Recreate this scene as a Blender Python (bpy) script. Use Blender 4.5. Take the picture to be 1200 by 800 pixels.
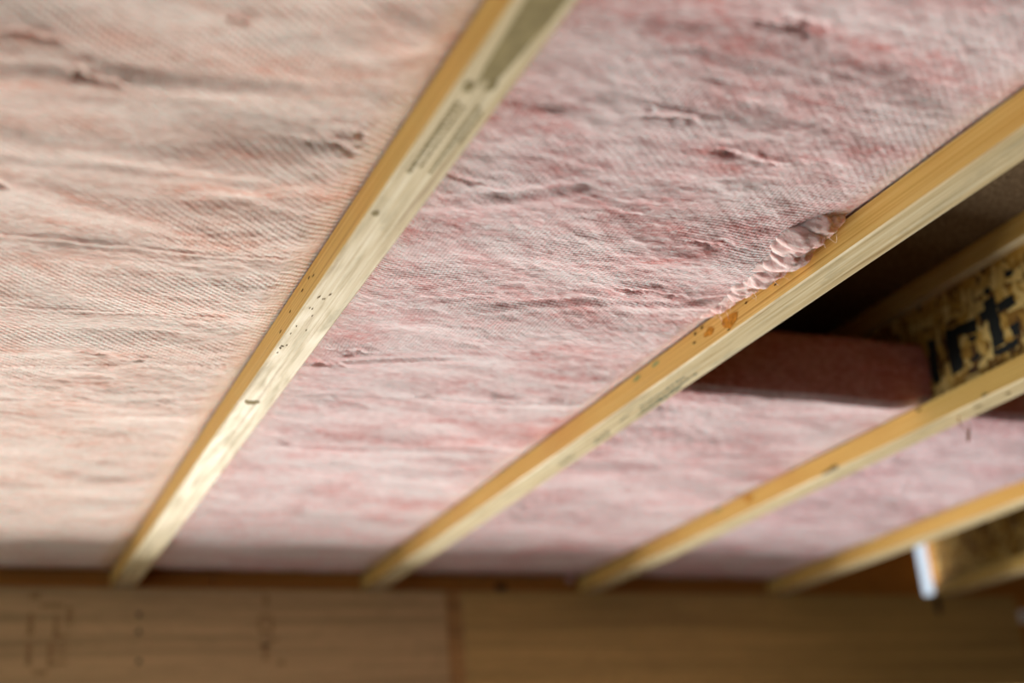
import bpy, bmesh, math, random
import numpy as np
from mathutils import Matrix, Vector

for o in list(bpy.data.objects):
    bpy.data.objects.remove(o)
scene = bpy.context.scene
COL = scene.collection

# ------------------------------------------------------------------ camera, world, light, exposure
H = 2.4                      # underside of the joists above the floor
W = 3.12                     # inner face of the far header
X0 = 0.4262                  # left side of the first joist flange in view
SP = 0.6                     # joist spacing
FW, FH = 0.0536, 0.040       # flange width, height
ZT = 0.265                   # joist depth

cam_data = bpy.data.cameras.new('camera')
cam_data.sensor_width = 36.0
cam_data.lens = 36.0 * 1568.3 / 1200.0
cam_data.clip_start = 0.02
cam_data.dof.use_dof = True
cam_data.dof.focus_distance = 1.72
cam_data.dof.aperture_fstop = 1.5
cam_data.dof.aperture_blades = 0
cam = bpy.data.objects.new('camera', cam_data)
COL.objects.link(cam)
right = Vector((0.91350166, -0.39939102, -0.07746958))
down = Vector((0.08334412, 0.37009716, -0.92524691))
fwd = Vector((0.39820658, 0.83875795, 0.37137127))
M = Matrix.Identity(4)
for r in range(3):
    M[r][0], M[r][1], M[r][2] = right[r], -down[r], -fwd[r]
M[2][3] = 1.7157
cam.matrix_world = M
scene.camera = cam

world = bpy.data.worlds.new('overcast_sky')
scene.world = world
world.use_nodes = True
bg = world.node_tree.nodes['Background']
bg.inputs['Color'].default_value = (0.74, 0.87, 1.0, 1)
bg.inputs['Strength'].default_value = 1.0


def area(name, loc, target, sx, sy, power, color):
    d = bpy.data.lights.new(name, 'AREA')
    d.shape = 'RECTANGLE'
    d.size, d.size_y = sx, sy
    d.energy = power
    d.color = color
    o = bpy.data.objects.new(name, d)
    COL.objects.link(o)
    o.location = loc
    o.rotation_euler = (Vector(target) - Vector(loc)).to_track_quat('-Z', 'Y').to_euler()
    return o


# daylight from the sunlit ground outside, coming up under the header of the far wall
area('daylight_far_opening', (0.1, W + 3.8, 0.0), (0.3, W - 1.0, 3.4), 4.0, 3.0, 625, (1.0, 0.985, 0.96))

scene.view_settings.view_transform = 'Standard'
scene.view_settings.look = 'None'
scene.view_settings.gamma = 1.0
scene.view_settings.use_curve_mapping = False
scene.view_settings.exposure = 0.0


# ------------------------------------------------------------------ material helpers
class NT:
    def __init__(self, name, rough=0.7, spec=0.3):
        self.m = bpy.data.materials.new(name)
        self.m.use_nodes = True
        self.t = self.m.node_tree
        self.b = self.t.nodes['Principled BSDF']
        self.b.inputs['Roughness'].default_value = rough
        self.b.inputs['Specular IOR Level'].default_value = spec
        self.tc = self.t.nodes.new('ShaderNodeTexCoord')

    def n(self, kind, **inp):
        nd = self.t.nodes.new('ShaderNode' + kind)
        for k, v in inp.items():
            k = k.replace('_', ' ')
            self.put(nd.inputs[k], v)
        return nd

    def put(self, sock, v):
        if hasattr(v, 'bl_idname') and hasattr(v, 'is_output'):
            self.t.links.new(v, sock)
        elif hasattr(v, 'outputs'):
            self.t.links.new(v.outputs[0], sock)
        else:
            sock.default_value = v

    def coords(self, scale=(1, 1, 1), rot=(0, 0, 0), src='Object', loc=(0, 0, 0)):
        mp = self.n('Mapping')
        mp.inputs['Scale'].default_value = scale
        mp.inputs['Rotation'].default_value = rot
        mp.inputs['Location'].default_value = loc
        self.t.links.new(self.tc.outputs[src], mp.inputs['Vector'])
        return mp.outputs[0]

    def noise(self, vec, scale, detail=4, rough=0.55, dist=0.0):
        nd = self.n('TexNoise', Vector=vec, Scale=scale, Detail=detail, Roughness=rough, Distortion=dist)
        return nd.outputs[0]

    def ramp(self, fac, stops, interp='LINEAR'):
        nd = self.n('ValToRGB', Fac=fac)
        cr = nd.color_ramp
        cr.interpolation = interp
        while len(cr.elements) < len(stops):
            cr.elements.new(0.5)
        for e, (p, c) in zip(cr.elements, stops):
            e.position = p
            e.color = (c, c, c, 1) if isinstance(c, (int, float)) else (*c, 1)
        return nd.outputs[0]

    def mix(self, fac, a, b, mode='MIX'):
        nd = self.t.nodes.new('ShaderNodeMix')
        nd.data_type = 'RGBA'
        nd.blend_type = mode
        for i, v in ((0, fac), (6, a), (7, b)):
            if isinstance(v, tuple):
                v = (*v, 1)
            self.put(nd.inputs[i], v)
        return nd.outputs[2]

    def math(self, op, a, b=0.0):
        nd = self.t.nodes.new('ShaderNodeMath')
        nd.operation = op
        self.put(nd.inputs[0], a)
        self.put(nd.inputs[1], b)
        return nd.outputs[0]

    def bump(self, height, dist, strength=1.0, normal=None):
        nd = self.n('Bump', Height=height)
        nd.inputs['Distance'].default_value = dist
        nd.inputs['Strength'].default_value = strength
        if normal is not None:
            self.t.links.new(normal, nd.inputs['Normal'])
        return nd.outputs[0]

    def color(self, c):
        self.put(self.b.inputs['Base Color'], (*c, 1) if isinstance(c, tuple) else c)
        return self

    def normal(self, nrm):
        self.t.links.new(nrm, self.b.inputs['Normal'])
        return self


def lin(r, g, b):
    f = lambda c: (c / 255 / 12.92) if c / 255 <= 0.04045 else ((c / 255 + 0.055) / 1.055) ** 2.4
    return (f(r), f(g), f(b))


def mat_plain(name, rgb, rough=0.7, spec=0.2, amp=0.25, scale=40):
    k = NT(name, rough, spec)
    n = k.noise(k.coords(), scale, 4)
    lo = tuple(c * (1 - amp) for c in rgb)
    hi = tuple(min(1, c * (1 + amp)) for c in rgb)
    k.color(k.ramp(n, [(0.3, lo), (0.7, hi)]))
    return k.m


def mat_batt(name, pale, pink, hot, seed, thread=1.0, tl=0.30, twill=0.35):
    k = NT(name, 0.95, 0.05)
    off = (seed * 3.7, seed * 1.9, seed)
    big = k.noise(k.coords((1.5, 2.8, 2), loc=off), 2.8, 5, 0.6, 0.8)
    streak = k.noise(k.coords((2.8, 7.5, 6), (0, 0, 0.15), loc=off), 4.0, 5, 0.62, 0.6)
    fine = k.noise(k.coords((14, 34, 30), (0, 0, 0.1), loc=off), 5.0, 5, 0.65, 0.4)
    a = k.math('ADD', k.math('MULTIPLY', big, 0.55), k.math('MULTIPLY', streak, 0.45))
    c1 = k.ramp(a, [(0.43, pale), (0.51, tuple((p + q) / 2 for p, q in zip(pale, pink))), (0.57, pink), (0.66, hot)])
    white = tuple(min(1, p * 1.12 + 0.03) for p in pale)
    fuzz = k.ramp(fine, [(0.47, 0.0), (0.64, 0.85)])
    c2 = k.mix(fuzz, c1, white)
    dk = k.ramp(fine, [(0.30, 0.6), (0.46, 0.0)])
    c3 = k.mix(dk, c2, tuple(x * 0.82 for x in pink))
    # glass-mat facing: fine diagonal twill and a square thread grid, 4 mm pitch
    geo = k.coords((1, 1, 1), loc=off)
    wob = k.n('VectorMath')
    wob.operation = 'MULTIPLY_ADD'
    nz = k.n('TexNoise', Vector=geo, Scale=9.0, Detail=2.0)
    k.t.links.new(nz.outputs['Color'], wob.inputs[0])
    wob.inputs[1].default_value = (0.012, 0.012, 0)
    k.t.links.new(geo, wob.inputs[2])
    sep = k.n('SeparateXYZ', Vector=wob)
    x, y = sep.outputs[0], sep.outputs[1]
    g = 2 * math.pi / 0.0052
    diag = k.math('SINE', k.math('MULTIPLY', k.math('SUBTRACT', x, k.math('MULTIPLY', y, 1.19)), 2 * math.pi / 0.0080 * 0.643))
    gx = k.math('SINE', k.math('MULTIPLY', x, g))
    gy = k.math('SINE', k.math('MULTIPLY', y, g))
    weave = k.math('ADD', k.math('MULTIPLY', diag, twill), k.math('MULTIPLY', k.math('ADD', gx, gy), (1 - twill)))
    mask = k.ramp(k.noise(k.coords((1, 1.6, 1), loc=off), 6, 3), [(0.38, 0.12), (0.56, 1.0)])
    wv = k.math('MULTIPLY', weave, mask)
    tint = k.ramp(k.math('ADD', k.math('MULTIPLY', wv, 0.25 * thread), 0.5), [(0.3, tl), (0.62, 0.0)])
    c4 = k.mix(tint, c3, tuple(x * 0.80 for x in pink))
    k.color(c4)
    crumple = k.noise(k.coords((60, 90, 70), loc=off), 1.6, 4, 0.62, 0.5)
    n1 = k.bump(fine, 0.0030, 0.5)
    n2 = k.bump(crumple, 0.0035, 0.5, n1)
    k.normal(k.bump(wv, 0.0006 * thread, 1.0, n2))
    k.b.inputs['Subsurface Weight'].default_value = 0.7
    k.b.inputs['Subsurface Radius'].default_value = (1.0, 0.45, 0.42)
    k.b.inputs['Subsurface Scale'].default_value = 0.008
    return k.m


def mat_edge(name):                      # laminated edge of a flange
    k = NT(name, 0.55, 0.3)
    grain = k.noise(k.coords((60, 1.3, 560)), 1.0, 4, 0.65, 0.15)
    broad = k.noise(k.coords((8, 1.1, 30)), 2.0, 3, 0.5)
    base = k.ramp(grain, [(0.28, lin(172, 122, 50)), (0.40, lin(218, 172, 86)), (0.56, lin(234, 194, 108)), (0.72, lin(248, 222, 152))])
    c = k.mix(k.ramp(broad, [(0.48, 0.0), (0.74, 0.4)]), base, lin(214, 158, 66))
    k.color(c)
    k.normal(k.bump(grain, 0.0006, 0.6))
    return k.m


def mat_face(name):                      # pale sawn underside of a flange
    k = NT(name, 0.5, 0.25)
    grain = k.noise(k.coords((150, 3.0, 40)), 1.0, 5, 0.6, 0.5)
    stain = k.noise(k.coords((26, 4.5, 5)), 1.7, 6, 0.65, 0.5)
    base = k.ramp(grain, [(0.30, lin(168, 136, 84)), (0.44, lin(214, 190, 140)), (0.66, lin(238, 222, 182))])
    c = k.mix(k.ramp(stain, [(0.50, 0.0), (0.72, 0.55)]), base, lin(150, 138, 104))
    k.color(c)
    k.normal(k.bump(grain, 0.0008, 0.5))
    k.put(k.b.inputs['Roughness'], k.ramp(stain, [(0.35, 0.45), (0.65, 0.65)]))
    return k.m


def mat_osb(name):
    k = NT(name, 0.6, 0.3)
    layers = []
    for i, (rot, sc) in enumerate((((0.35, 0, 0), (90, 60, 13)), ((-0.5, 0, 0), (80, 24, 60)), ((0.9, 0, 0), (80, 64, 18)))):
        v = k.n('TexVoronoi', Vector=k.coords(sc, rot, loc=(i * 3, i, i * 5)), Scale=1.0, Randomness=1.0)
        layers.append(v)
    sel = k.noise(k.coords((20, 20, 14)), 2.0, 1)
    def col(v):
        s = k.n('SeparateColor', Color=v.outputs['Color'])
        return k.ramp(s.outputs[0], [(0.05, lin(78, 48, 20)), (0.3, lin(160, 116, 44)), (0.65, lin(200, 154, 66)), (0.95, lin(236, 204, 126))])
    c = k.mix(k.ramp(sel, [(0.49, 0.0), (0.51, 1.0)]), col(layers[0]), col(layers[1]))
    sel2 = k.noise(k.coords((26, 26, 18), loc=(7, 3, 2)), 2.0, 1)
    c = k.mix(k.ramp(sel2, [(0.56, 0.0), (0.58, 1.0)]), c, col(layers[2]))
    k.color(c)
    k.normal(k.bump(layers[0].outputs['Distance'], 0.001, 0.4))
    return k.m


def mat_header(name, tone, seed):
    k = NT(name, 0.6, 0.25)
    off = (seed, seed * 2, seed * 3)
    bands = k.noise(k.coords((0.5, 5, 26), loc=off), 1.6, 4, 0.55, 0.6)
    rings = k.noise(k.coords((2.4, 5, 16), loc=off), 1.5, 2, 0.5, 2.2)
    fine = k.noise(k.coords((3, 40, 240), loc=off), 1.0, 4, 0.6)
    d = tuple(c * 0.62 for c in tone)
    h = tuple(min(1, c * 1.22) for c in tone)
    base = k.ramp(bands, [(0.3, d), (0.5, tone), (0.72, h)])
    c = k.mix(k.ramp(rings, [(0.46, 0.0), (0.52, 0.35), (0.58, 0.0)]), base, d)
    c = k.mix(k.ramp(fine, [(0.35, 0.3), (0.6, 0.0)]), c, d)
    k.color(c)
    return k.m


def mat_particle(name):
    k = NT(name, 0.85, 0.1)
    n = k.noise(k.coords((1, 1, 1)), 190, 3, 0.7)
    k.color(k.ramp(n, [(0.3, lin(76, 60, 44)), (0.5, lin(116, 96, 72)), (0.72, lin(160, 138, 108))]))
    return k.m


MAT = {}  # batt palettes carry each bay's light tint in the wool colour
MAT['battA'] = mat_batt('warm_lit_glasswool', lin(234, 214, 200), lin(228, 189, 171), lin(220, 146, 120), 1, 0.8, 0.34, 0.7)  # warmer light of the left bay put into the colour
MAT['battB'] = mat_batt('pink_glasswool', lin(231, 210, 206), lin(219, 171, 167), lin(213, 126, 117), 2, 0.75, 0.2)
MAT['battC'] = mat_batt('mauve_glasswool', lin(226, 202, 200), lin(213, 166, 165), lin(205, 134, 128), 5)
MAT['battD'] = mat_batt('dusky_glasswool', lin(222, 198, 199), lin(208, 160, 163), lin(200, 136, 136), 9)
MAT['tuft'] = mat_batt('torn_glasswool', lin(242, 208, 200), lin(238, 192, 184), lin(230, 170, 160), 13, 0.0, 0.0)
MAT['tuft'].node_tree.nodes['Principled BSDF'].inputs['Subsurface Scale'].default_value = 0.006
for _n in MAT['tuft'].node_tree.nodes:
    if _n.bl_idname == 'ShaderNodeBump':
        _n.inputs['Strength'].default_value = 0.45
MAT['cut'] = mat_batt('cut_glasswool', lin(212, 150, 142), lin(200, 128, 120), lin(190, 112, 104), 17, 0.0, 0.0)
MAT['edge'] = mat_edge('laminated_edge')
MAT['face'] = mat_face('sawn_face')
MAT['osb'] = mat_osb('strand_board')
MAT['rim'] = mat_header('rim_timber', lin(214, 150, 74), 4)
MAT['headA'] = mat_header('header_timber', lin(216, 186, 136), 1)
MAT['headB'] = mat_header('header_timber_golden', lin(208, 176, 112), 2)
MAT['strip'] = mat_header('packer_timber', lin(196, 154, 98), 3)
MAT['particle'] = mat_particle('particle_board')
MAT['ink'] = mat_plain('black_stencil_ink', (0.012, 0.014, 0.012), 0.6, 0.3, 0.5, 220)
MAT['stamp'] = mat_plain('blue_green_stamp_ink', lin(96, 116, 100), 0.6, 0.2, 0.3, 200)
MAT['greystamp'] = mat_plain('grey_stamp_ink', lin(158, 142, 100), 0.8, 0.05, 0.2, 60)
MAT['wallstamp'] = mat_plain('faded_brown_stamp_ink', lin(176, 144, 100), 0.7, 0.2, 0.25, 60)
MAT['knot'] = mat_plain('timber_knot', lin(198, 136, 52), 0.8, 0.03, 0.4, 160)
MAT['pitch'] = mat_plain('dark_resin_streak', lin(92, 70, 40), 0.8, 0.03, 0.5, 200)
MAT['crack'] = mat_plain('grey_knot_crack', lin(150, 132, 92), 0.8, 0.03, 0.45, 240)
MAT['teal'] = mat_plain('teal_paint_dab', lin(150, 160, 108), 0.8, 0.03, 0.2, 100)
MAT['iron'] = mat_plain('dark_iron', (0.02, 0.022, 0.022), 0.5, 0.4, 0.3, 80)
MAT['sliver'] = mat_plain('bark_sliver', lin(190, 120, 66), 0.7, 0.2, 0.3, 300)
MAT['concrete'] = mat_plain('plywood_floor', lin(112, 86, 68), 0.9, 0.2, 0.15, 3)
MAT['gravel'] = mat_plain('pale_gravel', lin(190, 182, 168), 0.95, 0.1, 0.2, 6)
MAT['board'] = mat_plain('wall_lining', lin(120, 96, 66), 0.8, 0.2, 0.12, 4)
MAT['pale'] = mat_plain('pale_plastic', lin(246, 240, 230), 0.5, 0.3, 0.05, 10)


# ------------------------------------------------------------------ object helpers
def tag(o, label=None, cat=None, group=None, kind=None):
    if label: o['label'] = label
    if cat: o['category'] = cat
    if group: o['group'] = group
    if kind: o['kind'] = kind
    return o


def link_mesh(name, me, mats, parent=None, loc=(0, 0, 0)):
    o = bpy.data.objects.new(name, me)
    COL.objects.link(o)
    for m in (mats if isinstance(mats, (list, tuple)) else [mats]):
        if m.name not in [x.name for x in me.materials if x]:
            me.materials.append(m)
    o.parent = parent
    o.location = loc
    return o


def from_bm(name, bm, mats, parent=None, loc=(0, 0, 0), smooth=False):
    me = bpy.data.meshes.new(name)
    bm.normal_update()
    bm.to_mesh(me)
    bm.free()
    if smooth:
        for p in me.polygons: p.use_smooth = True
    return link_mesh(name, me, mats, parent, loc)


def empty(name, loc=(0, 0, 0)):
    o = bpy.data.objects.new(name, None)
    COL.objects.link(o)
    o.location = loc
    o.empty_display_size = 0.05
    return o


def box_bm(x0, x1, y0, y1, z0, z1, bev=0.0):
    bm = bmesh.new()
    bmesh.ops.create_cube(bm, size=1.0)
    for v in bm.verts:
        v.co = Vector((x0 + (v.co.x + .5) * (x1 - x0), y0 + (v.co.y + .5) * (y1 - y0), z0 + (v.co.z + .5) * (z1 - z0)))
    if bev > 0:
        bmesh.ops.bevel(bm, geom=list(bm.edges), offset=bev, segments=2, affect='EDGES', profile=0.5)
    return bm


def box(name, x0, x1, y0, y1, z0, z1, mats, parent=None, bev=0.0, loc=(0, 0, 0)):
    return from_bm(name, box_bm(x0, x1, y0, y1, z0, z1, bev), mats, parent, loc)


def poly_plate(name, polys, axis, at, thick, mats, parent, rng=None, jag=0.0):
    """flat printed marks: polygons in a plane normal to an axis, given the plane coordinate and a hair of thickness"""
    bm = bmesh.new()
    for poly in polys:
        pts = []
        n = len(poly)
        for i in range(n):
            a, b = poly[i], poly[(i + 1) % n]
            L = math.hypot(b[0] - a[0], b[1] - a[1])
            st = max(1, int(L / 0.005)) if jag else 1
            for s in range(st):
                t = s / st
                j = (rng.uniform(-jag, jag), rng.uniform(-jag, jag)) if jag else (0, 0)
                pts.append((a[0] + (b[0] - a[0]) * t + j[0], a[1] + (b[1] - a[1]) * t + j[1]))
        def mk(p, d):
            if axis == 'x': return (at + d, p[0], p[1])
            if axis == 'y': return (p[0], at + d, p[1])
            return (p[0], p[1], at + d)
        try:
            f = bm.faces.new([bm.verts.new(mk(p, 0)) for p in pts])
        except ValueError:
            continue
        r = bmesh.ops.extrude_face_region(bm, geom=[f])
        for v in [g for g in r['geom'] if isinstance(g, bmesh.types.BMVert)]:
            if axis == 'x': v.co.x += thick
            elif axis == 'y': v.co.y += thick
            else: v.co.z += thick
    bmesh.ops.recalc_face_normals(bm, faces=list(bm.faces))
    o = from_bm(name, bm, mats, parent)
    if name in ('grade_stamp', 'faded_stamp', 'ink_smudge', 'resin_speck'):
        o['kind'] = 'stuff'          # print and specks too small to pick apart
    return o


def blob_poly(cx, cy, rx, ry, rng, n=10, ang=0.0, rough=0.25):
    out = []
    for i in range(n):
        t = 2 * math.pi * i / n
        k = 1 + rng.uniform(-rough, rough)
        a, b = rx * k * math.cos(t), ry * k * math.sin(t)
        out.append((cx + a * math.cos(ang) - b * math.sin(ang), cy + a * math.sin(ang) + b * math.cos(ang)))
    return out


# ------------------------------------------------------------------ numpy noise
def vnoise(x, y, seed):
    rs = np.random.RandomState(seed)
    tab = rs.rand(256, 256)
    xi, yi = np.floor(x).astype(int), np.floor(y).astype(int)
    fx, fy = x - xi, y - yi
    fx = fx * fx * fx * (fx * (fx * 6 - 15) + 10)
    fy = fy * fy * fy * (fy * (fy * 6 - 15) + 10)
    a = tab[xi % 256, yi % 256]; b = tab[(xi + 1) % 256, yi % 256]
    c = tab[xi % 256, (yi + 1) % 256]; d = tab[(xi + 1) % 256, (yi + 1) % 256]
    return (a * (1 - fx) + b * fx) * (1 - fy) + (c * (1 - fx) + d * fx) * fy - 0.5


def fbm(x, y, seed, octv=4, gain=0.5):
    s, a, t = 0, 1.0, 0
    for i in range(octv):
        s = s + a * vnoise(x * 2 ** i + 13.1 * i, y * 2 ** i + 7.7 * i, seed + i)
        t += a
        a *= gain
    return s / t * 2


# ------------------------------------------------------------------ the setting
tag(box('floor', -3.4, 4.8, -3.2, W + 0.12, -0.12, 0.0, MAT['concrete']), 'dark brown plywood floor under the joists', kind='structure')
tag(box('ground', -30, 30, W + 0.121, 40, -1.8, -1.6, MAT['gravel']), 'pale gravel ground outside the far opening', kind='structure')
ceil = tag(empty('ceiling', (0, 0, H + ZT)), 'dark particle board subfloor sheets above the joists', kind='structure')
for i, (a, b) in enumerate(((-3.2, -0.6), (-0.597, 1.2), (1.203, W + 0.1))):
    box('subfloor_sheet', -3.4, 4.8, a, b, 0.001, 0.02, MAT['particle'], ceil)
tag(box('shade_wall_back', -3.4, 4.8, -3.3, -3.2, 0, H + ZT, MAT['board']), 'unseen timber lined wall added behind the viewpoint to block fill light', kind='structure')  # added out of view to keep fill light from behind out of the cavities
tag(box('shade_wall_right', 4.7, 4.8, -3.2, W, 0, H + ZT, MAT['board']), 'unseen timber lined side wall added to dim the right', kind='structure')  # added out of view so the right side gets less light

# far wall: header boards over an opening, posts at both ends
far = tag(empty('wall_far', (0, W, 0)), 'brown timber header boards of the far wall below the joists', kind='structure')
HB = H - 0.275
box('header_board', -2.2, 1.239, 0.0, 0.045, HB, H - 0.001, MAT['headA'], far, 0.002)
box('header_board', 1.285, 3.112, 0.0, 0.045, HB, H - 0.001, MAT['headB'], far, 0.002)
box('packer_strip', 1.2392, 1.2848, 0.006, 0.045, HB, H - 0.001, MAT['strip'], far, 0.001)
box('backing_board', -2.2, 3.112, 0.0455, 0.09, HB, H - 0.001, MAT['headB'], far)
box('post', 3.116, 3.21, 0.012, 0.10, 0.0, H - 0.001, MAT['rim'], far, 0.003)
box('post', -2.3, -2.201, 0.0, 0.09, 0.0, H - 0.001, MAT['headA'], far, 0.003)
box('wall_panel', 3.211, 4.7, 0.0, 0.09, 0.0, H - 0.001, MAT['board'], far)
for (x, z) in ((0.489, -0.063), (0.489, -0.102), (0.491, -0.168)):
    bm = bmesh.new()
    bmesh.ops.create_cone(bm, cap_ends=True, segments=10, radius1=0.006, radius2=0.005, depth=0.002,
                          matrix=Matrix.Translation((x, -0.001, H + z)) @ Matrix.Rotation(math.pi / 2, 4, 'X'))
    from_bm('nail_head', bm, MAT['iron'], far)
# faded stamps on the header, too soft to read: columns of strokes as they look
def rect(cx, cz, w, h): return [(cx - w / 2, cz - h / 2), (cx + w / 2, cz - h / 2), (cx + w / 2, cz + h / 2), (cx - w / 2, cz + h / 2)]
st1 = [rect(0.256, H - .085, .012, .05), rect(0.256, H - .15, .012, .05), rect(0.300, H - .150, .011, .055), rect(0.322, H - .135, .030, .007),
       rect(0.322, H - .152, .030, .007), rect(0.322, H - .170, .030, .007), rect(0.31, H - .085, .010, .045), rect(0.338, H - .066, .012, .04),
       rect(0.30, H - .043, .05, .009), rect(0.262, H - .022, .02, .014), rect(0.32, H - .112, .03, .009), rect(0.28, H - .19, .03, .01)]
poly_plate('faded_stamp', st1, 'y', -0.0002, -0.0003, MAT['wallstamp'], far)
st2 = [rect(0.781, H - .028, .011, .03), rect(0.767, H - .085, .009, .03), rect(0.795, H - .085, .009, .03), rect(0.781, H - .066, .028, .008),
       rect(0.781, H - .104, .028, .008), rect(0.800, H - .122, .02, .009), rect(0.779, H - .148, .014, .04), rect(0.779, H - .132, .03, .008),
       rect(0.816, H - .175, .016, .012)]
poly_plate('faded_stamp', st2, 'y', -0.0002, -0.0003, MAT['wallstamp'], far)

# rim board standing on the header, with a daylight gap beside the fifth joist
rim = tag(empty('trim_1', (0, W + 0.03, H)), 'dark timber rim board closing the joist ends above the header', kind='structure')
box('rim_board', -2.2, 0.66, 0.0, 0.04, 0.0, ZT, MAT['rim'], rim, 0.001)
box('rim_board', 0.663, 2.788, 0.0, 0.04, 0.0, ZT, MAT['rim'], rim, 0.001)
box('rim_board', 2.862, 4.7, 0.0, 0.04, 0.0, ZT, MAT['rim'], rim, 0.001)
rg = random.Random(8)
poly_plate('bored_hole', [blob_poly(1.405, 0.016, 0.017, 0.010, rg, 14, 0, 0.05)], 'y', -0.0003, -0.0004, MAT['ink'], rim)

# ------------------------------------------------------------------ joists
Y0, Y1 = -3.19, W + 0.029


def flange_mesh(z0, z1):
    bm = bmesh.new()
    c = 0.0022
    prof = [(-FW / 2, z1), (-FW / 2, z0 + c), (-FW / 2 + c, z0), (FW / 2 - c, z0), (FW / 2, z0 + c), (FW / 2, z1)]
    ring = []
    ys = [Y0, Y1]
    for y in ys:
        ring.append([bm.verts.new((x, y, z)) for x, z in prof])
    n = len(prof)
    for i in range(n):
        j = (i + 1) % n
        f = bm.faces.new((ring[0][i], ring[0][j], ring[1][j], ring[1][i]))
        f.material_index = 1 if i in (2, 5) else 0
        if i in (1, 3): f.material_index = 1
    bm.faces.new(ring[0]); bm.faces.new(ring[1][::-1])
    bmesh.ops.recalc_face_normals(bm, faces=list(bm.faces))
    me = bpy.data.meshes.new('flange')
    bm.to_mesh(me); bm.free()
    me.materials.append(MAT['edge']); me.materials.append(MAT['face'])
    return me


me_bot = flange_mesh(0.0, FH)
me_top = flange_mesh(0.225, ZT)
bmw = box_bm(-0.005, 0.005, Y0, Y1 - 0.001, FH - 0.0, 0.225)
me_web = bpy.data.meshes.new('web')
bmw.to_mesh(me_web); bmw.free()
me_web.materials.append(MAT['osb'])

labels = [
    'timber I-joist along the far left edge of the peach insulation batt',
    'leftmost timber I-joist, pale sunlit underside with a grey stamp, beside peach insulation',
    'second timber I-joist from the left, torn pink wool bulging over its side',
    'third timber I-joist from the left, with big black letters on its strand board web',
    'fourth timber I-joist from the left, between dusky insulation and an empty bay',
    'fifth timber I-joist from the left, at the lower right by the daylight gap',
    'timber I-joist past the fifth one, at the dark right end of the header',
]
J = []
for i in range(7):
    xc = X0 + FW / 2 + (i - 1) * SP
    jo = empty('timber_joist', (xc, 0, H))
    tag(jo, labels[i], 'joist', 'timber I-joists carrying the floor above')
    # the material is mapped from object coordinates: shift each mesh along y so grain differs joist to joist
    for nm, me in (('bottom_flange', me_bot), ('web', me_web), ('top_flange', me_top)):
        o = bpy.data.objects.new(nm, me)
        COL.objects.link(o)
        o.parent = jo
    J.append(jo)


def child_of(nm, i):
    return [c for c in J[i].children if c.name.split('.')[0] == nm][0]


rng = random.Random(3)
# stencilled letters on the web of the third joist, in (y, z) on its left face
web3 = child_of('web', 3)
letters = {
    'l': [[(1.728, .158), (1.709, .152), (1.714, .075), (1.735, .073)]],
    'r': [[(1.681, .156), (1.651, .154), (1.654, .076), (1.686, .072)], [(1.652, .154), (1.602, .150), (1.604, .125), (1.652, .134)],
          [(1.630, .124), (1.610, .121), (1.611, .112), (1.631, .114)], [(1.637, .088), (1.612, .089), (1.612, .078), (1.636, .079)]],
    't': [[(1.579, .170), (1.552, .170), (1.552, .082), (1.579, .080)], [(1.594, .154), (1.580, .154), (1.580, .134), (1.594, .135)],
          [(1.551, .154), (1.510, .154), (1.511, .134), (1.551, .135)], [(1.582, .079), (1.523, .081), (1.523, .068), (1.556, .066), (1.581, .071)],
          [(1.534, .106), (1.512, .106), (1.516, .084), (1.533, .084)]],
}
for k, polys in letters.items():
    poly_plate('letter', polys, 'x', -0.0052, -0.0004, MAT['ink'], web3, rng, 0.0019)
poly_plate('ink_smudge', [blob_poly(1.565 - .055 * i, .19 + rng.uniform(-.012, .012), .009, .007, rng) for i in range(3)] +
           [blob_poly(1.40 - .07 * i, .13 + rng.uniform(-.05, .05), .016, .03, rng) for i in range(4)], 'x', -0.0052, -0.0003, MAT['ink'], web3)

# marks on the flanges (x relative to the joist centre line)
f1, f2, f3 = child_of('bottom_flange', 1), child_of('bottom_flange', 2), child_of('bottom_flange', 3)
hx = FW / 2
# grey smeared stamp and two lines of faint print near the camera end of the first joist
poly_plate('grey_smear', [blob_poly(-hx + .026, .74, .019, .23, rng, 26, 0.0, 0.10)], 'z', -0.0002, -0.0002, MAT['greystamp'], f1)
pr = []
for row, (xo, ya, yb) in enumerate(((0.010, 1.0, 1.135), (0.019, 1.005, 1.12), (0.033, 1.0, 1.13), (0.040, 1.01, 1.07))):
    y = ya
    while y < yb:
        L = rng.uniform(.004, .009)
        pr.append([(-hx + xo, y), (-hx + xo + (.003 if row else .005), y), (-hx + xo + (.003 if row else .005), y + L), (-hx + xo, y + L)])
        y += L + rng.uniform(.002, .005)
pr.append(blob_poly(-hx + .012, .972, .006, .010, rng)); pr.append(blob_poly(-hx + .032, .965, .005, .010, rng))
pr.append(blob_poly(-hx + .008, 1.235, .004, .006, rng))
poly_plate('grade_stamp', pr, 'z', -0.0005, -0.0002, MAT['greystamp'], f1)
# green-blue dotted print on the second joist
pr = []
for xo, ya, yb in ((0.022, 1.62, 1.76), (0.033, 1.60, 1.78), (0.040, 1.66, 1.80), (0.022, 1.80, 1.83), (0.028, 1.88, 1.93), (0.036, 1.89, 1.95), (0.03, 2.02, 2.08)):
    y = ya
    while y < yb:
        for q in range(2):
            dx = rng.uniform(0, .004)
            L = rng.uniform(.002, .0045)
            pr.append([(-hx + xo + dx, y), (-hx + xo + dx + .0025, y), (-hx + xo + dx + .0025, y + L), (-hx + xo + dx, y + L)])
        y += rng.uniform(.0055, .0085)
poly_plate('grade_stamp', pr, 'z', -0.0003, -0.0002, MAT['stamp'], f2)
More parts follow.
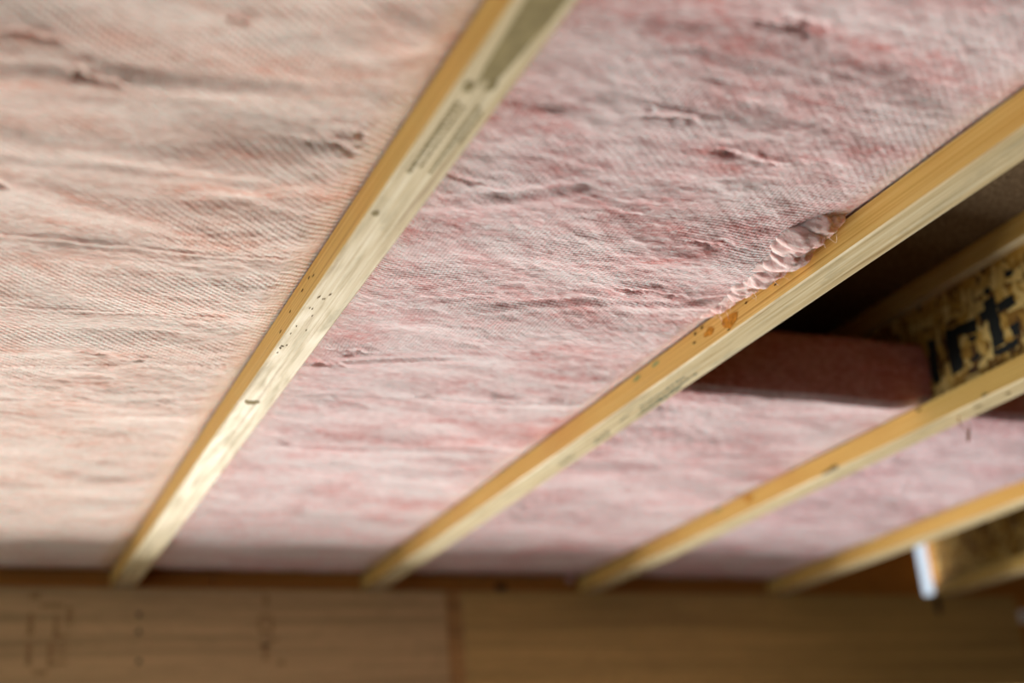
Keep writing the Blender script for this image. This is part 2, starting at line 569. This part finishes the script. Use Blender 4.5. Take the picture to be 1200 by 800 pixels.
# knots, resin pockets, paint dabs on the left sides
def stuff(o):
    o['kind'] = 'stuff'
    return o
def side_marks(fl, name, marks, mat):
    polys = [blob_poly(y, z, ry, rz, rng, 12, 0, 0.3) for y, z, ry, rz in marks]
    if name == 'resin_speck':
        stuff(poly_plate(name, polys, 'x', -hx - 0.0002, -0.0003, mat, fl))
    else:
        for p in polys: poly_plate(name, [p], 'x', -hx - 0.0002, -0.0003, mat, fl)
side_marks(f2, 'knot', [(1.446, .017, .022, .009), (1.50, .022, .012, .006)], MAT['knot'])
side_marks(f2, 'resin_speck', [(1.515, .036, .004, .002), (1.535, .034, .004, .0025), (1.54, .022, .004, .0015), (1.40, .026, .003, .0015), (1.33, .022, .003, .0012), (1.45, .006, .004, .001)], MAT['pitch'])
side_marks(f2, 'paint_dab', [(1.655, .032, .010, .003), (1.715, .031, .012, .003)], MAT['teal'])
side_marks(f3, 'knot', [(2.316, .028, .016, .008)], MAT['knot'])
side_marks(f3, 'paint_dab', [(2.44, .036, .016, .003)], MAT['teal'])
side_marks(f3, 'resin_speck', [(1.761, .034, .006, .003), (2.03, .004, .03, .003), (2.02, .006, .012, .004), (1.60, .006, .008, .002)], MAT['pitch'])
side_marks(f1, 'resin_speck', [(1.61, .012, .006, .001), (1.56, .02, .004, .001), (1.50, .024, .005, .001), (1.47, .028, .004, .0012), (1.45, .022, .004, .001)], MAT['pitch'])
poly_plate('resin_speck', [blob_poly(-hx + rng.uniform(.004, .013), rng.uniform(1.62, 1.66), .0010, .0022, rng) for q in range(7)] +
           [blob_poly(-hx + rng.uniform(.004, .03), rng.uniform(1.45, 1.6), .0006, .003, rng) for q in range(12)], 'z', -0.0002, -0.0002, MAT['pitch'], f1)
poly_plate('knot_crack', [[(-hx + .008, 1.845), (-hx + .014, 1.849), (-hx + .026, 1.846), (-hx + .032, 1.852), (-hx + .025, 1.862), (-hx + .015, 1.864), (-hx + .009, 1.855)]],
           'z', -0.0002, -0.0002, MAT['crack'], f1)
poly_plate('resin_speck', [blob_poly(-hx + .024, 1.572, .004, .006, rng), blob_poly(-hx + .019, 1.64, .003, .012, rng), blob_poly(-hx + .03, 1.48, .003, .02, rng)],
           'z', -0.0002, -0.0002, MAT['pitch'], f3)


# ------------------------------------------------------------------ insulation batts
def batt(name, label, i, y0, mat, seed, sag, amp, creases, pits, lumps, res=0.0032, thick=0.153):
    """soft blanket between joists i and i+1: a finely wrinkled underside, soft sides, flat top"""
    xl = X0 + FW / 2 + (i - 1) * SP + 0.006
    xr = xl + SP - 0.012
    y1 = W + 0.028
    nx, ny = int((xr - xl) / res) + 1, int((y1 - y0) / res) + 1
    xs, ys = np.linspace(xl, xr, nx), np.linspace(y0, y1, ny)
    X, Y = np.meshgrid(xs, ys)
    dl = X - (xl - 0.006 + FW / 2)
    dr = (xr + 0.006 - FW / 2) - X
    d = np.minimum(dl, dr)                                   # distance from the flange edge into the bay
    sm = lambda t: np.clip(t, 0, 1) ** 2 * (3 - 2 * np.clip(t, 0, 1))
    inner = sm(d / 0.045)
    warpx = X + 0.03 * fbm(X * 6, Y * 9, seed + 50, 3)
    warpy = Y + 0.035 * fbm(X * 5, Y * 8, seed + 60, 3)
    big = fbm(warpx * 3.2, warpy * 5.5, seed, 3)
    wr = fbm(warpx * 7, warpy * 24, seed + 10, 4, 0.55)
    crk = np.abs(fbm(warpx * 16 + warpy * 5, warpy * 26 - warpx * 5, seed + 25, 3, 0.55))
    crk2 = np.abs(fbm(X * 36 - Y * 16 + wr, Y * 50 + X * 10 + wr, seed + 27, 2, 0.5))
    ridge = 1 - np.abs(fbm(warpx * 5 + warpy * 1.5, warpy * 17, seed + 20, 3, 0.5)) * 2.2
    fine = fbm(X * 60, Y * 95, seed + 30, 3, 0.6)
    amt = sm(fbm(X * 2.5, Y * 3.5, seed + 40, 2) * 1.3 + 0.55)
    hgt = sag * (0.55 + 0.9 * big) + amp * (0.0026 * wr * (0.35 + 0.65 * amt) + 0.0010 * ridge * amt - 0.0030 * crk * (0.25 + amt) - 0.0022 * crk2 * (0.2 + amt) + 0.0008 * fine)
    for (xa, ya, xb, yb, dep, wd) in creases:
        t = np.clip((X - xa) / (xb - xa), -0.2, 1.2)
        yl = ya + (yb - ya) * t + 0.006 * fbm(X * 14, X * 0 + ya * 10, seed + 70, 3)
        fade = sm((X - xa + .04) / .05) * sm((xb + .04 - X) / .05)
        q = (Y - yl) / wd
        hgt += 0.42 * fade * dep * (-np.exp(-q * q) + 0.7 * np.exp(-(q - 1.8) ** 2))
    nz1, nz2 = fbm(X * 45, Y * 60, seed + 80, 3, 0.6) * 2, fbm(X * 38, Y * 50, seed + 85, 3, 0.6) * 2
    for (px, py, rx, ry, dep) in pits:
        wx, wy = X + 0.9 * rx * nz1, Y + 0.9 * ry * nz2
        dep *= 0.5
        e = np.exp(-(((wx - px) / rx) ** 2 + ((wy - py) / (0.6 * ry)) ** 2))
        hgt -= dep * e
        hgt += dep * 0.35 * np.exp(-(((wx - px) / (rx * 1.5)) ** 2 + ((wy - py + 1.4 * ry) / ry) ** 2))
    for (px, py, rx, ry, dep) in lumps:
        hgt += dep * np.exp(-(((X - px) / rx) ** 2 + ((Y - py) / ry) ** 2))
    lip = 0.0035 + 0.0015 * fbm(X * 9, Y * 14, seed + 90, 3)
    Z = 0.0415 + lip - inner * (hgt + 0.004) - sm((d + .004) / .012) * 0.004
    Z = np.where(d < 0.001, np.maximum(Z, FH + 0.001), Z)
    Z = np.clip(Z, 0.004, 0.085)
    # it lifts off the plate at the far wall, and the cut end rounds up a little
    we = np.exp(-((y1 - Y) / 0.07) ** 2)
    Z = Z * (1 - we) + we * (0.047 + 0.004 * fbm(X * 12, Y * 3, seed + 95, 3))
    Z = Z + 0.010 * np.exp(-((Y - y0) / 0.010) ** 2)
    verts = np.stack([X, Y, Z], -1).reshape(-1, 3)
    idx = np.arange(nx * ny).reshape(ny, nx)
    quads = np.stack([idx[:-1, :-1], idx[1:, :-1], idx[1:, 1:], idx[:-1, 1:]], -1).reshape(-1, 4)
    loop = list(idx[0, :]) + list(idx[1:, -1]) + list(idx[-1, -2::-1]) + list(idx[-2:0:-1, 0])
    lv = verts[loop]
    allv, faces = [verts], [quads]
    prev = np.array(loop)
    base = len(verts)
    rs = np.random.RandomState(seed)
    rows = 12
    for r in range(1, rows + 1):
        t = r / rows
        row = lv.copy()
        row[:, 2] = lv[:, 2] + (thick - lv[:, 2]) * t
        near = np.exp(-((lv[:, 1] - y0) / 0.004) ** 2)
        row[:, 1] += near * (0.006 * fbm(lv[:, 0] * 8, lv[:, 0] * 0 + t * 5, seed + 33, 3) - 0.006 * math.sin(math.pi * t))
        allv.append(row)
        cur = base + np.arange(len(loop))
        nxt = lambda a: np.roll(a, -1)
        faces.append(np.stack([prev, nxt(prev), nxt(cur), cur], -1))
        prev = cur
        base += len(loop)
    V = np.concatenate(allv)
    org = np.array([(xl + xr) / 2, (y0 + y1) / 2, 0.0])
    V = V - org
    F = np.concatenate(faces)
    n_under = len(quads)
    me = bpy.data.meshes.new(name)
    top = list(prev)
    me.vertices.add(len(V)); me.vertices.foreach_set('co', V.ravel())
    nl = F.size + len(top)
    me.loops.add(nl); me.loops.foreach_set('vertex_index', np.concatenate([F.ravel(), np.array(top)]))
    me.polygons.add(len(F) + 1)
    me.polygons.foreach_set('loop_start', np.concatenate([np.arange(len(F)) * 4, [F.size]]))
    me.update(calc_edges=True)
    me.validate()
    me.polygons.foreach_set('use_smooth', [True] * len(me.polygons))
    me.materials.append(mat); me.materials.append(MAT['cut'])
    me.polygons.foreach_set('material_index', [0] * n_under + [1] * (len(me.polygons) - n_under))
    o = link_mesh(name, me, [mat, MAT['cut']], None, (org[0], org[1], H))
    return tag(o, label, 'insulation', 'pink glass wool batts between the joists')


rp = random.Random(21)
def rand_pits(n, xa, xb, ya, yb):
    return [(rp.uniform(xa, xb), rp.uniform(ya, yb), rp.uniform(.008, .02), rp.uniform(.004, .008), rp.uniform(.005, .010)) for _ in range(n)]

battA = batt('insulation_batt', 'glass wool batt tinted peach for warmer light, left of the leftmost joist, crossed by straight creases', 0, 0.35, MAT['battA'], 100, 0.013, 0.62,
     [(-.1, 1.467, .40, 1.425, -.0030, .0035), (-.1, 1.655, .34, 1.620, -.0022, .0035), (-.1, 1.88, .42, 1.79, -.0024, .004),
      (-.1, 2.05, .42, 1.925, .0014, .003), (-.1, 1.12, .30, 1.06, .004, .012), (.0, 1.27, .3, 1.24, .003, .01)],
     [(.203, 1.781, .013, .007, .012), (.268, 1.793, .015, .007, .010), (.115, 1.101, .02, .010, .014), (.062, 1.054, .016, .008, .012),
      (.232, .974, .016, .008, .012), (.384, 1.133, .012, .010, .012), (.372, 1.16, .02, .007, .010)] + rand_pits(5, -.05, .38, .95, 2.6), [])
battB = batt('insulation_batt', 'pink glass wool batt between the first and second joists, with a torn edge', 1, 0.35, MAT['battB'], 200, 0.011, 0.62,
     [(.50, 1.90, 1.0, 1.82, .0015, .006), (.52, 1.76, .70, 1.70, .004, .008), (.70, 1.50, .98, 1.40, .005, .010), (.55, 2.13, .95, 2.11, .003, .007),
      (.52, 1.24, .66, 1.16, .005, .012)],
     [(.729, 1.866, .012, .006, .012), (.851, 1.842, .016, .008, .014), (.948, 1.823, .024, .005, .012), (.522, 1.197, .016, .007, .015),
      (.792, 1.062, .016, .007, .014), (.841, 1.068, .016, .007, .012), (.669, 1.016, .018, .008, .012), (.699, 1.015, .018, .007, .010),
      (.719, .843, .03, .012, .014), (.532, 1.767, .02, .008, .013), (.554, 1.711, .02, .010, .010), (.874, 1.404, .03, .007, .010),
      (.563, 2.129, .01, .006, .010)] + rand_pits(6, .52, .98, .9, 2.6),
     [(.95, 1.28, .05, .10, .005), (.93, 1.42, .03, .03, .004)])
battC = batt('insulation_batt', 'mauve pink glass wool batt behind the second joist, cut end facing an open dark cavity', 2, 1.742, MAT['battC'], 300, 0.012, 0.85,
     [(1.12, 2.10, 1.6, 2.03, .003, .006)],
     [(1.138, 2.108, .012, .006, .012), (1.149, 1.839, .012, .006, .010), (1.159, 2.078, .012, .006, .012)] + rand_pits(4, 1.12, 1.6, 1.85, 2.7), [])
battD = batt('insulation_batt', 'dusky pink glass wool batt between the third and fourth joists, cut end at right edge', 3, 1.75, MAT['battD'], 400, 0.012, 0.85,
     [], rand_pits(4, 1.72, 2.2, 1.85, 2.7), [])


edge_x = X0 + SP
# torn edge of the second batt: soft lobes of wool hanging over the side of the second joist
def lobe(name, c, r, seed, parent, fold=14):
    """soft curl of wool: an ellipsoid combed into fine folds running across it"""
    bm = bmesh.new()
    bmesh.ops.create_icosphere(bm, subdivisions=5, radius=1.0)
    P = np.array([v.co[:] for v in bm.verts])
    th = np.arctan2(P[:, 2], P[:, 0])
    comb = np.sin(P[:, 1] * fold + 1.4 * th + 3.0 * fbm(P[:, 1] * 2 + 9, th * 1.2 + 9, seed, 3))
    rad = 1 + 0.020 * comb + 0.34 * fbm(P[:, 1] * 1.6 + 5, P[:, 0] * 1.4 + P[:, 2] + 5, seed, 3, 0.5) + 0.028 * fbm(P[:, 1] * 16 + 3, P[:, 2] * 5 + P[:, 0] * 5, seed + 4, 3, 0.6)
    P = P * rad[:, None] * np.array(r)
    lim = edge_x - 0.0008
    for v, p in zip(bm.verts, P):
        x = c[0] + p[0]
        e = x - (lim - 0.010)
        if e > 0: x = lim - 0.010 + 0.010 * (1 - math.exp(-e / 0.010))
        v.co = Vector((x, c[1] + p[1], c[2] + p[2]))
    o = from_bm(name, bm, MAT['tuft'], parent, smooth=True)
    o.matrix_parent_inverse = Matrix.Translation(-Vector(parent.location))
    return o


for q, (dx, y, dz, rx, ry, rz) in enumerate((
        (.030, 1.192, .036, .030, .036, .014), (.038, 1.222, .031, .036, .040, .018), (.030, 1.252, .029, .030, .038, .019),
        (.040, 1.284, .033, .034, .040, .015), (.026, 1.312, .031, .027, .036, .017), (.036, 1.342, .035, .030, .036, .013),
        (.022, 1.372, .035, .022, .030, .014), (.030, 1.402, .039, .024, .028, .011), (.016, 1.428, .039, .016, .026, .011),
        (.020, 1.462, .042, .017, .026, .009))):
    lobe('torn_tuft', (edge_x - dx, y, H + dz), (rx, ry, rz), 5 + 3 * q, battB, 9 + q % 4)
# stray fibres on the torn edge
def fibres(name, n, gen, parent, mat, rad=0.0004):
    bm = bmesh.new()
    rf = random.Random(31)
    for _ in range(n):
        p, dr, L = gen(rf)
        pts = []
        v = Vector(dr).normalized()
        q = Vector(p)
        for s in range(5):
            pts.append(q.copy())
            v = (v + Vector((rf.uniform(-.5, .5), rf.uniform(-.5, .5), rf.uniform(-.5, .5)))).normalized()
            q = q + v * L / 4
        prev = None
        for s, q in enumerate(pts):
            rr = rad * (1 - 0.15 * s)
            ring = [bm.verts.new(q + Vector((rr * math.cos(a), 0, rr * math.sin(a)))) for a in (0, 2.1, 4.2)]
            if prev:
                for a in range(3):
                    bm.faces.new((prev[a], prev[(a + 1) % 3], ring[(a + 1) % 3], ring[a]))
            prev = ring
    o = from_bm(name, bm, mat, parent)
    o.matrix_parent_inverse = Matrix.Translation(-Vector(parent.location))
    o['kind'] = 'stuff'
    return o


fibres('loose_fibres', 130, lambda r: ((edge_x - r.uniform(.012, .05), r.uniform(1.17, 1.48), H + r.uniform(.008, .022) + .012), (r.uniform(-.5, .5), r.uniform(-1, 1), -.8), r.uniform(.006, .018)),
       battB, MAT['tuft'], 0.0002)

# ------------------------------------------------------------------ small things
def tube(name, pts, radii, mat, parent=None, seg=7):
    bm = bmesh.new()
    prev = None
    for (p, r) in zip(pts, radii):
        ring = [bm.verts.new(Vector(p) + Vector((r * math.cos(2 * math.pi * k / seg), 0.4 * r * math.sin(2 * math.pi * k / seg), r * math.sin(2 * math.pi * k / seg)))) for k in range(seg)]
        if prev:
            for k in range(seg):
                bm.faces.new((prev[k], prev[(k + 1) % seg], ring[(k + 1) % seg], ring[k]))
        else:
            bm.faces.new(ring)
        prev = ring
    bm.faces.new(prev[::-1])
    bmesh.ops.recalc_face_normals(bm, faces=list(bm.faces))
    return from_bm(name, bm, mat, parent)


# splinter hanging from the third joist
sx, sy = X0 + 2 * SP + 0.020, 1.69
sl = empty('wood_sliver', (sx, sy, H))
tag(sl, 'tiny brown bent wood sliver dangling from the underside of the third joist', 'sliver')
tube('bent_stem', [(0, 0, .0), (.001, .002, -.012), (.006, .0, -.022), (.013, 0, -.029)], [.0012, .0012, .0012, .0012], MAT['sliver'], sl)
tube('sliver_tip', [(.021, 0, -.013), (.018, 0, -.024), (.014, 0, -.034), (.010, 0, -.046)], [.0010, .0018, .0030, .0022], MAT['sliver'], sl)

# dark strap on the header under the daylight gap
strap = empty('metal_strap', (2.803, W, H))
tag(strap, 'narrow dark metal strap fixed on the header below the daylight gap', 'strap')
box('strap_plate', -.010, .010, -.004, -.001, -.055, .0, MAT['iron'], strap, 0.0008)
box('strap_fold', -.010, .010, -.004, .02, .0, .003, MAT['iron'], strap, 0.0008)
box('strap_screw', -.004, .004, -.007, -.004, -.042, -.034, MAT['iron'], strap, 0.001)

# pale block at the right end of the header
blk = empty('pale_clip', (3.128, W, H))
tag(blk, 'small pale plastic clip on the post at the right end of the header', 'clip')
box('clip_body', -.012, .02, -.012, .011, -.082, -.045, MAT['pale'], blk, 0.004)
box('clip_tab', -.006, .014, -.016, -.012, -.074, -.060, MAT['pale'], blk, 0.001)

# added pale pink ball standing in for a blurred highlight by the third joist
bm = bmesh.new()
bmesh.ops.create_icosphere(bm, subdivisions=3, radius=0.0105)
for v in bm.verts:
    v.co *= 1 + 0.18 * math.sin(v.co.x * 900) * math.cos(v.co.z * 700)
tag(from_bm('highlight_ball', bm, MAT['tuft'], None, (1.601, W + 0.017, H + 0.036), True),
    'small round pale pink ball standing in for a blurred highlight left of the third joist', 'tuft')
